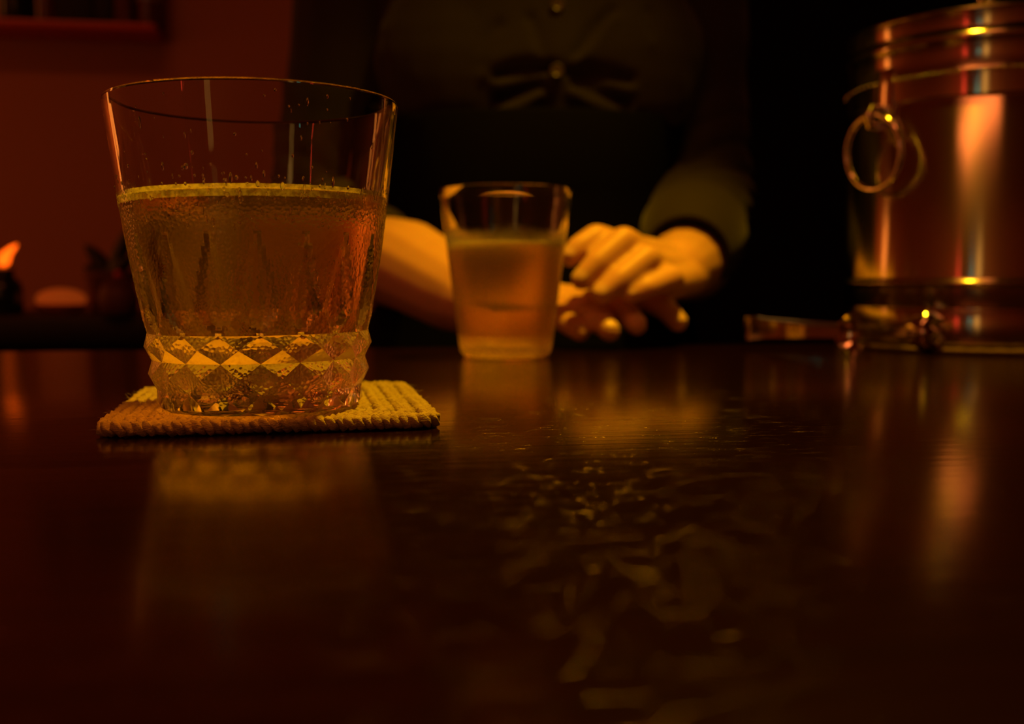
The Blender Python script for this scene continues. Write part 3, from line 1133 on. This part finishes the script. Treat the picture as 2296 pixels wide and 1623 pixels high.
sm.vertices.foreach_get('co', co)
co = co.reshape(-1, 3)
no = np.empty(nv * 3)
sm.vertices.foreach_get('normal', no)
no = no.reshape(-1, 3)
W3 = co + np.array(P0)
disp = np.zeros(nv)
front = np.clip(-no[:, 1] * 2.0 - 0.2, 0, 1) * (W3[:, 1] < 0.93) * (np.abs(W3[:, 0] - 0.02) < 0.13)
def fold(p, q, depth, width):
    p, q = np.array([p.x, p.z]), np.array([q.x, q.z])
    X = W3[:, [0, 2]]
    d = q - p
    t = np.clip(((X - p) @ d) / (d @ d), 0, 1)
    dist = np.linalg.norm(X - p - t[:, None] * d, axis=1)
    wd = width * (0.45 + 0.55 * np.sin(PI * np.clip(t * 0.9 + 0.05, 0, 1)))
    return -depth * np.exp(-(dist / wd) ** 2) * front
D = 0.856
for a, b, dp, wd in (((1235, 156), (1115, 168), .008, .0065), ((1212, 190), (1118, 226), .009, .007), ((1278, 164), (1412, 178), .008, .0065), ((1284, 186), (1402, 228), .009, .007),
                     ((1374, 20), (1288, 128), .004, .005), ((1455, 18), (1462, 80), .003, .005), ((1186, 40), (1215, 130), .003, .005), ((1120, 60), (1085, 150), .003, .008)):
    disp += fold(A(*a, D), A(*b, D), dp, wd)
    sh = (0, 16)
    disp += -0.55 * fold(A(a[0], a[1] + 22, D), A(b[0], b[1] + 24, D), dp, wd)
X, Z = W3[:, 0], W3[:, 2]
plk = np.clip(1 - np.abs((X - 0.041) / 0.012) ** 6, 0, 1) * front
disp += 0.0014 * plk
rng = np.random.default_rng(4)
arm = np.abs(X - 0.018) > 0.125
for _ in range(10):
    k = rng.normal(size=3) * np.array([18, 18, 60])
    disp += 0.00035 * np.sin(W3 @ k + rng.uniform(0, 6)) * np.where(arm, 1.5, 0.35)
for side, el in ((-1, ELL), (1, ELR)):   # creases bunched at the elbow
    dz = np.linalg.norm(W3 - np.array(el), axis=1)
    disp += -0.0045 * np.exp(-(dz / 0.07) ** 2) * np.maximum(0, np.sin((W3[:, 2] * 1.0 - 0.45 * W3[:, 0] * side + 0.5 * W3[:, 1]) * 2 * PI / 0.026)) * arm
co = co + no * disp[:, None]
sm.vertices.foreach_set('co', co.ravel())
sm.update()
shirt = link('shirt', sm, M_SHIRT, person)
# turned back cuffs
for el, fa_, c in ((ELR, TW, CUFR), (ELL, BW, CUFL)):
    d = (c - el).normalized()
    x, y, _ = frame(d)
    bm = bmesh.new()
    M = Matrix(((x.x, y.x, d.x, 0), (x.y, y.y, d.y, 0), (x.z, y.z, d.z, 0), (0, 0, 0, 1)))
    c0 = c.lerp(el, 0.32)
    L = (c - c0).length
    M.translation = pz(c0)
    add_lathe(bm, [(0.0375, -0.006), (0.0415, -0.008), (0.0425, -0.002), (0.0395, L * 0.5), (0.0325, L), (0.0312, L + 0.0015), (0.0295, L), (0.0330, L * 0.5)], 40, M, closed=True)
    obj('cuff', bm, M_SHIRT, shirt, sharp=0)
bm = bmesh.new()
for s in (-1, 1):
    rows = []
    for i in range(9):
        a = i / 8 * PI * 0.94
        cx_, cy_ = 0.018 + s * 0.062 * math.sin(a) , 0.972 - 0.062 * math.cos(a)
        o_ = Vector((s * math.sin(a), -math.cos(a), 0))
        base = Vector((cx_, cy_, 0.432 - 0.012 * (math.cos(a) > 0.6)))
        rows.append([bm.verts.new(pz(base + o_ * e + Vector((0, 0, h)))) for e, h in ((0.000, 0), (-0.004, 0.034), (0.000, 0.040), (0.010, 0.012), (0.014, -0.004), (0.006, 0.0))])
    for a_, b_ in zip(rows[:-1], rows[1:]):
        for k in range(6):
            k2 = (k + 1) % 6
            bm.faces.new((a_[k], a_[k2], b_[k2], b_[k]))
    bm.faces.new(rows[0][::-1])
    bm.faces.new(rows[-1])
obj('collar', bm, M_SHIRT, shirt, sharp=30)

def surface_y(me, x, z):
    """front of a cloth at x, z (world)"""
    n_ = len(me.vertices)
    c_ = np.empty(n_ * 3)
    me.vertices.foreach_get('co', c_)
    c_ = c_.reshape(-1, 3) + np.array(P0)
    dd = np.hypot(c_[:, 0] - x, c_[:, 2] - z)
    sel = c_[dd < 0.006]
    return sel[:, 1].min()
def button(x, z, y, mat, parent, r=0.0055):
    bm = bmesh.new()
    M = Matrix.Translation(pz((x, y, z))) @ Matrix.Rotation(PI / 2, 4, 'X')
    add_lathe(bm, [(0, -0.001), (r * 0.9, -0.001), (r, 0.0), (r * 0.98, 0.0014), (r * 0.8, 0.0022), (r * 0.65, 0.0014), (r * 0.2, 0.0012), (0, 0.0012)], 20, M)
    obj('button', bm, mat, parent)
for px, py in ((1250, 12), (1248, 160)):
    q = A(px, py, 0.85)
    button(q.x, q.z, surface_y(sm, q.x, q.z) - 0.0005, M_BUTTON, shirt)

# waistcoat: black, high, closes over the waist
bm = bmesh.new()
lv = [(z, cx_, cy_, a + 0.007, bf + 0.008, bb + 0.007) for z, cx_, cy_, a, bf, bb in TR[:5]]
top = (0.176, .019, .960, .1375, .1225, .108)
lv = lv[:4] + [top, (0.1785, .019, .960, .1365, .1215, .107)]
inner = [(z, cx_, cy_, a - 0.004, bf - 0.004, bb - 0.004) for z, cx_, cy_, a, bf, bb in lv[::-1]]
inner[0] = (0.1780, .019, .960, .1335, .1185, .104)
oval_loft(bm, lv + inner, cap=False)
vest = obj('waistcoat', bm, M_VEST, person, sharp=50)
q = A(1258, 358, 0.86)
button(q.x, q.z, 0.8405 + 0.0255, M_REDBUTTON, vest, 0.0075)
# trousers and shoes, hidden by the bar
bm = bmesh.new()
chain(bm, [Vector((0.018, 0.97, -0.10)), Vector((0.018, 0.97, -0.17))], [0.12, 0.115])
for s in (-1, 1):
    chain(bm, [Vector((0.018 + s * 0.075, 0.97, -0.17)), Vector((0.018 + s * 0.08, 0.965, -0.47)), Vector((0.018 + s * 0.08, 0.98, FL + 0.06))], [0.085, 0.062, 0.055])
link('trousers', remeshed(bm, 0.008, 4), M_VEST, person)
for s in (-1, 1):
    bm = bmesh.new()
    chain(bm, [Vector((0.018 + s * 0.08, 0.99, FL + 0.045)), Vector((0.018 + s * 0.085, 0.87, FL + 0.035))], [0.042, 0.033])
    add_box(bm, pz((0.018 + s * 0.0825, 0.93, FL + 0.009)), (0.078, 0.22, 0.018), bevel=0.006)
    obj('shoe', bm, M_BLACK, person)

# ------------------------------------------------------------------ back counter and shelf things
M_AMBER = pbr('amber_bottle', (0.16, 0.05, 0.012), 0.12, noise=(20, (0.12, 0.035, 0.010)))
M_DKGREEN = pbr('dark_bottle', (0.015, 0.02, 0.010), 0.12)
M_ORANGE = pbr('orange_glaze', (0.80, 0.28, 0.07), 0.35)
M_LEAF = pbr('dark_leaf', (0.020, 0.018, 0.010), 0.5)
M_CLAY = pbr('red_clay', (0.14, 0.05, 0.028), 0.55, bump=(60, 0.2, 0.001))
M_REDLAC = pbr('red_lacquer', (0.85, 0.09, 0.03), 0.3)
M_BOOK = pbr('black_cover', (0.006, 0.004, 0.004), 0.6)
M_BOOKRED = pbr('dark_red_cover', (0.13, 0.025, 0.015), 0.6)
M_PAPER = pbr('paper_edges', (0.35, 0.25, 0.16), 0.9)

def lathe_obj(name, prof, mat, parent, seg=32, sharp=40, M=None):
    bm = bmesh.new()
    add_lathe(bm, prof, seg, M)
    return obj(name, bm, mat, parent, sharp=sharp)

# oval dish; a weak glow put into its top stands in for lamplight
M_DISHGLOW = pbr('dish_glow', (0.75, 0.30, 0.08), 0.5, Emission_Color=(1.0, 0.14, 0.012, 1), Emission_Strength=0.16)
p = onplane(138, 703, 0)
dish = thing('oval_dish', 'small oval orange dish on the back counter, its lit look given by an added glow', 'candle', (p.x, p.y, 0), YAW)
bm = bmesh.new()
prof = [(0, 0.002), (0.016, 0.0), (0.020, 0.002), (0.029, 0.007), (0.0335, 0.012), (0.0328, 0.0128), (0.029, 0.009), (0.016, 0.005), (0, 0.005)]
add_lathe(bm, prof, 48, Matrix.Diagonal((1.05, 0.8, 1, 1)))
obj('bowl', bm, M_ORANGE, dish)
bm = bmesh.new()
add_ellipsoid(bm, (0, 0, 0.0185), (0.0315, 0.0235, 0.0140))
obj('glow_mound', bm, M_DISHGLOW, dish)
# small candle holder with a leaning flame at the frame edge
M_FLAME = emis('candle_flame', (1.0, 0.10, 0.003), 2.6)
p = onplane(10, 704, 0)
bt = thing('candle_holder', 'dark green candle holder with a small leaning orange flame on the back counter', 'candle', (p.x, p.y, 0))
lathe_obj('holder', [(0, 0), (0.021, 0), (0.023, 0.003), (0.0235, 0.030), (0.021, 0.040), (0.0135, 0.048), (0.0125, 0.054), (0.0135, 0.0575), (0.012, 0.058), (0.0105, 0.052), (0, 0.050)], M_DKGREEN, bt)
lathe_obj('candle', [(0, 0.049), (0.0085, 0.049), (0.0085, 0.0590), (0.006, 0.0598), (0, 0.0592)], M_PAPER, bt, 20)
bm = bmesh.new()
add_tube(bm, [(0, 0, 0.0585), (0.0006, 0, 0.0635)], 0.0007, 6)
obj('wick', bm, M_BLACK, bt)
bm = bmesh.new()
add_tube(bm, [(-0.001, 0, 0.0605), (-0.0005, 0, 0.063), (0.001, 0, 0.067), (0.004, 0, 0.0735), (0.009, -0.001, 0.079), (0.0155, -0.0015, 0.0845), (0.020, -0.002, 0.088)], [0.0015, 0.0055, 0.0078, 0.0068, 0.0046, 0.0030, 0.0008], 14)
obj('flame', bm, M_FLAME, bt, sharp=0)
# small pot with two dark blades
p = onplane(250, 702, 0)
pot = thing('potted_plant', 'clay pot with dark blade leaves spread in a vee on the back counter', 'plant', (p.x, p.y, 0))
lathe_obj('pot', [(0, 0), (0.022, 0), (0.024, 0.003), (0.030, 0.044), (0.032, 0.046), (0.032, 0.054), (0.029, 0.055), (0.027, 0.046), (0, 0.044)], M_CLAY, pot)
for ang, L, wd, ph in ((-33, 0.060, 0.010, 0.0), (24, 0.098, 0.009, 0.3), (48, 0.050, 0.009, -0.4), (-8, 0.034, 0.008, 0.9), (-62, 0.045, 0.009, 0.5)):
    bm = bmesh.new()
    rows = []
    for i in range(11):
        t = i / 10
        a = R(ang) * (0.55 + 0.45 * t)
        c = Vector((math.sin(a) * L * t, ph * 0.02 * t, 0.040 + math.cos(a) * L * t))
        h = wd * math.sin(PI * (0.12 + 0.88 * t)) ** 0.7 + 0.0003
        s = Vector((math.cos(a), 0.25, -math.sin(a)))
        rows.append([bm.verts.new(c + s * h), bm.verts.new(c + Vector((0, 0.002, 0))), bm.verts.new(c - s * h), bm.verts.new(c + Vector((0, -0.0015, 0)))])
    grid_faces(bm, rows)
    bm.faces.new(rows[0][::-1])
    bm.faces.new(rows[-1])
    obj('leaf', bm, M_LEAF, pot, sharp=0)
# squat jar beside it; the red bead on its lid stands in for a glint
p = onplane(286, 703, 0)
jar = thing('jar', 'small dark red jar with a round bead put in as a red glint beside the potted plant', 'jar', (p.x + 0.006, p.y - 0.045, 0))
lathe_obj('body', [(0, 0), (0.018, 0), (0.022, 0.004), (0.0245, 0.020), (0.021, 0.034), (0.018, 0.037), (0, 0.037)], M_CLAY, jar)
lj = lathe_obj('lid', [(0, 0.037), (0.0195, 0.037), (0.020, 0.040), (0.012, 0.045), (0.004, 0.047), (0, 0.047)], M_CLAY, jar)
bm = bmesh.new()
add_ellipsoid(bm, (0, 0, 0.0505), (0.0046, 0.0046, 0.0046), u=14, v=10)
obj('knob', bm, M_REDLAC, lj)

# wall shelf
DS = 1.535
s0 = A(330, 50, DS)
shelf = thing('wall_shelf', 'wall shelf with a red lacquered front edge holding bottles and boxes', 'shelf', (0, 0, 0))
zs_top = A(200, 41, DS).z
zs_bot = A(200, 57, DS).z
def to_room(p):
    q = Vector(p) - OR
    return q.dot(UX), q.dot(VX)
u1, v1 = to_room(A(345, 50, DS + 0.03))
shelf.location = room(0, 0, 0)
shelf.rotation_euler = (0, 0, YAW)
bm = bmesh.new()
add_box(bm, ((u1 - 1.95) / 2, (v1 + 1.04) / 2, (zs_top + zs_bot) / 2), (u1 + 1.95, 1.04 - v1, zs_top - zs_bot - 0.0004), bevel=0.001)
obj('board', bm, M_REDLAC, shelf)
def on_shelf(px, back=0.05):
    q = A(px, 40, DS)
    u, v = to_room(q)
    return room(u, v1 + back, zs_top + 0.0002)
def wpx(a, b):
    return (b - a) / FPX * (DS + 0.05)
def bottle(px, wd, h, mat, label, shape=0.55):
    r = wd / 2
    p = on_shelf(px, 0.02 + r)
    t = thing('bottle', label, 'bottle', p)
    lathe_obj('body', [(0, 0), (r * 0.92, 0), (r, 0.004), (r, h * shape), (r * 0.85, h * (shape + 0.07)), (r * 0.36, h * (shape + 0.19)), (r * 0.30, h * 0.9), (r * 0.36, h * 0.91), (r * 0.36, h * 0.94), (0, h * 0.94)], mat, t)
    lathe_obj('cap', [(0, h * 0.90), (r * 0.40, h * 0.90), (r * 0.40, h * 0.995), (r * 0.34, h), (0, h)], M_BLACK, t)
    bm = bmesh.new()
    add_lathe(bm, [(r * 1.012, h * 0.16), (r * 1.02, h * 0.17), (r * 1.02, h * shape * 0.8), (r * 1.012, h * shape * 0.82)], 32)
    obj('paper_label', bm, M_PAPER if mat is M_AMBER else M_CLAY, t)
    return t
def carton(pa, pb, h, dep, mat, label):
    wd = wpx(pa, pb) - 0.003
    p = on_shelf((pa + pb) / 2, 0.02 + dep / 2)
    t = thing('carton', label, 'box', p, YAW)
    bm = bmesh.new()
    add_box(bm, (0, 0, h / 2), (wd, dep, h), bevel=0.0015)
    obj('body', bm, mat, t)
    bm = bmesh.new()
    add_box(bm, (0, 0, h + 0.004), (wd + 0.0006, dep + 0.0006, 0.008), bevel=0.001)
    obj('lid', bm, mat, t)
bottle(20, wpx(-22, 58), 0.27, M_DKGREEN, 'dark bottle on the wall shelf, left of the amber bottle')
bottle(88, wpx(63, 113), 0.25, M_AMBER, 'slim amber bottle on the wall shelf beside the black boxes', 0.6)
carton(117, 196, 0.20, 0.07, M_BOOK, 'wide black box on the wall shelf beside the slim amber bottle')
carton(198, 240, 0.17, 0.07, M_BOOK, 'narrow black box on the wall shelf between two boxes')
carton(242, 280, 0.18, 0.07, M_BOOKRED, 'dark red box on the wall shelf next to the end bottle')
bottle(315, wpx(286, 343), 0.24, M_AMBER, 'broad amber bottle at the end of the wall shelf', 0.62)

# ------------------------------------------------------------------ lamps and added glow sources (above and beside the picture)
M_SHADE = pbr('black_lamp_metal', (0.01, 0.009, 0.008), 0.4)
pend = thing('pendant_lamp', 'small black spotlight hanging over the bar counter', 'lamp', KEY)
bm = bmesh.new()
add_lathe(bm, [(0.045, -0.02), (0.046, -0.02), (0.046, 0.06), (0.030, 0.085), (0.012, 0.09), (0, 0.09), (0, 0.086), (0.028, 0.082), (0.044, 0.058)], 40)
obj('shade', bm, M_SHADE, pend, sharp=40)
bm = bmesh.new()
add_tube(bm, [(0, 0, 0.088), (0, 0, 1.60 - KEY[2])], 0.003, 8)
obj('cord', bm, M_SHADE, pend)

M_PANEL = emis('fill_panel_glow', *PANEL_GLOW)  # added fill light out of view, brightens the back wall
pl = thing('fill_panel', 'wide flat red orange glow panel added over the bar seats as fill light', 'lamp', room(*PANEL), YAW)
bm = bmesh.new()
add_box(bm, (0, 0, -0.01), (0.96, 0.46, 0.02))
obj('glow_panel', bm, M_PANEL, pl, smooth=False)
for x, y, sx, sy in ((0, 0.24, 1.0, 0.02), (0, -0.24, 1.0, 0.02), (0.49, 0, 0.02, 0.46), (-0.49, 0, 0.02, 0.46)):
    bm = bmesh.new()
    add_box(bm, (x, y, -0.012), (sx, sy, 0.05), bevel=0.002)
    obj('frame_strip', bm, M_SHADE, pl)

M_COLM = emis('added_column_glow', *COLUMN_GLOW)  # added light out of view, for bucket streak and orange edges on the glasses
colm = thing('glow_column', 'tall orange glow column added on the left end of the back counter', 'lamp', (COLUMN[0], COLUMN[1], 0))
bm = bmesh.new()
add_lathe(bm, [(0.058, 0.03), (0.058, 0.72)], 32)
obj('shade', bm, M_COLM, colm)
bm = bmesh.new()
add_lathe(bm, [(0, 0), (0.07, 0), (0.07, 0.018), (0.062, 0.03), (0, 0.03)], 32)
obj('base', bm, M_SHADE, colm)
bm = bmesh.new()
add_lathe(bm, [(0, 0.72), (0.061, 0.72), (0.061, 0.735), (0, 0.735)], 32)
obj('cap', bm, M_SHADE, colm)

M_STAND = emis('floor_lamp_glow', *STAND_GLOW)
fl = thing('floor_lamp', 'tall floor lamp with a long warm paper shade behind the bar seats', 'lamp', (STAND[0], STAND[1], FL))
bm = bmesh.new()
add_lathe(bm, [(0.075, 0.72), (0.075, 1.72)], 32)
obj('shade', bm, M_STAND, fl)
bm = bmesh.new()
add_lathe(bm, [(0, 0), (0.15, 0), (0.15, 0.02), (0.02, 0.03), (0.015, 0.05), (0.015, 1.75), (0, 1.75)], 32)
obj('stand', bm, M_SHADE, fl)
M_TEAL = emis('teal_neon', (0.25, 1.0, 0.72), 2.5)
M_REDN = emis('red_neon', (1.0, 0.05, 0.02), 7.0)
for m_, x, y, z0, z1, lab in ((M_TEAL, -1.02, -1.55, 0.25, 0.60, 'vertical teal neon tube by the wall behind the bar seats'),
                              (M_REDN, -1.40, -1.30, 0.05, 0.75, 'vertical red neon tube by the wall behind the bar seats')):
    nt_ = thing('neon_tube', lab, 'light', (x, y, FL))
    bm = bmesh.new()
    add_tube(bm, [(0, 0, z0 - FL), (0, 0, z1 - FL)], 0.014, 12)
    obj('tube', bm, m_, nt_)
    bm = bmesh.new()
    add_box(bm, (0, -0.03, (z1 - FL + 0.05) / 2), (0.03, 0.02, z1 - FL + 0.05), bevel=0.002)
    add_box(bm, (0, -0.03, 0.01), (0.16, 0.16, 0.02), bevel=0.002)
    obj('stand', bm, M_SHADE, nt_)
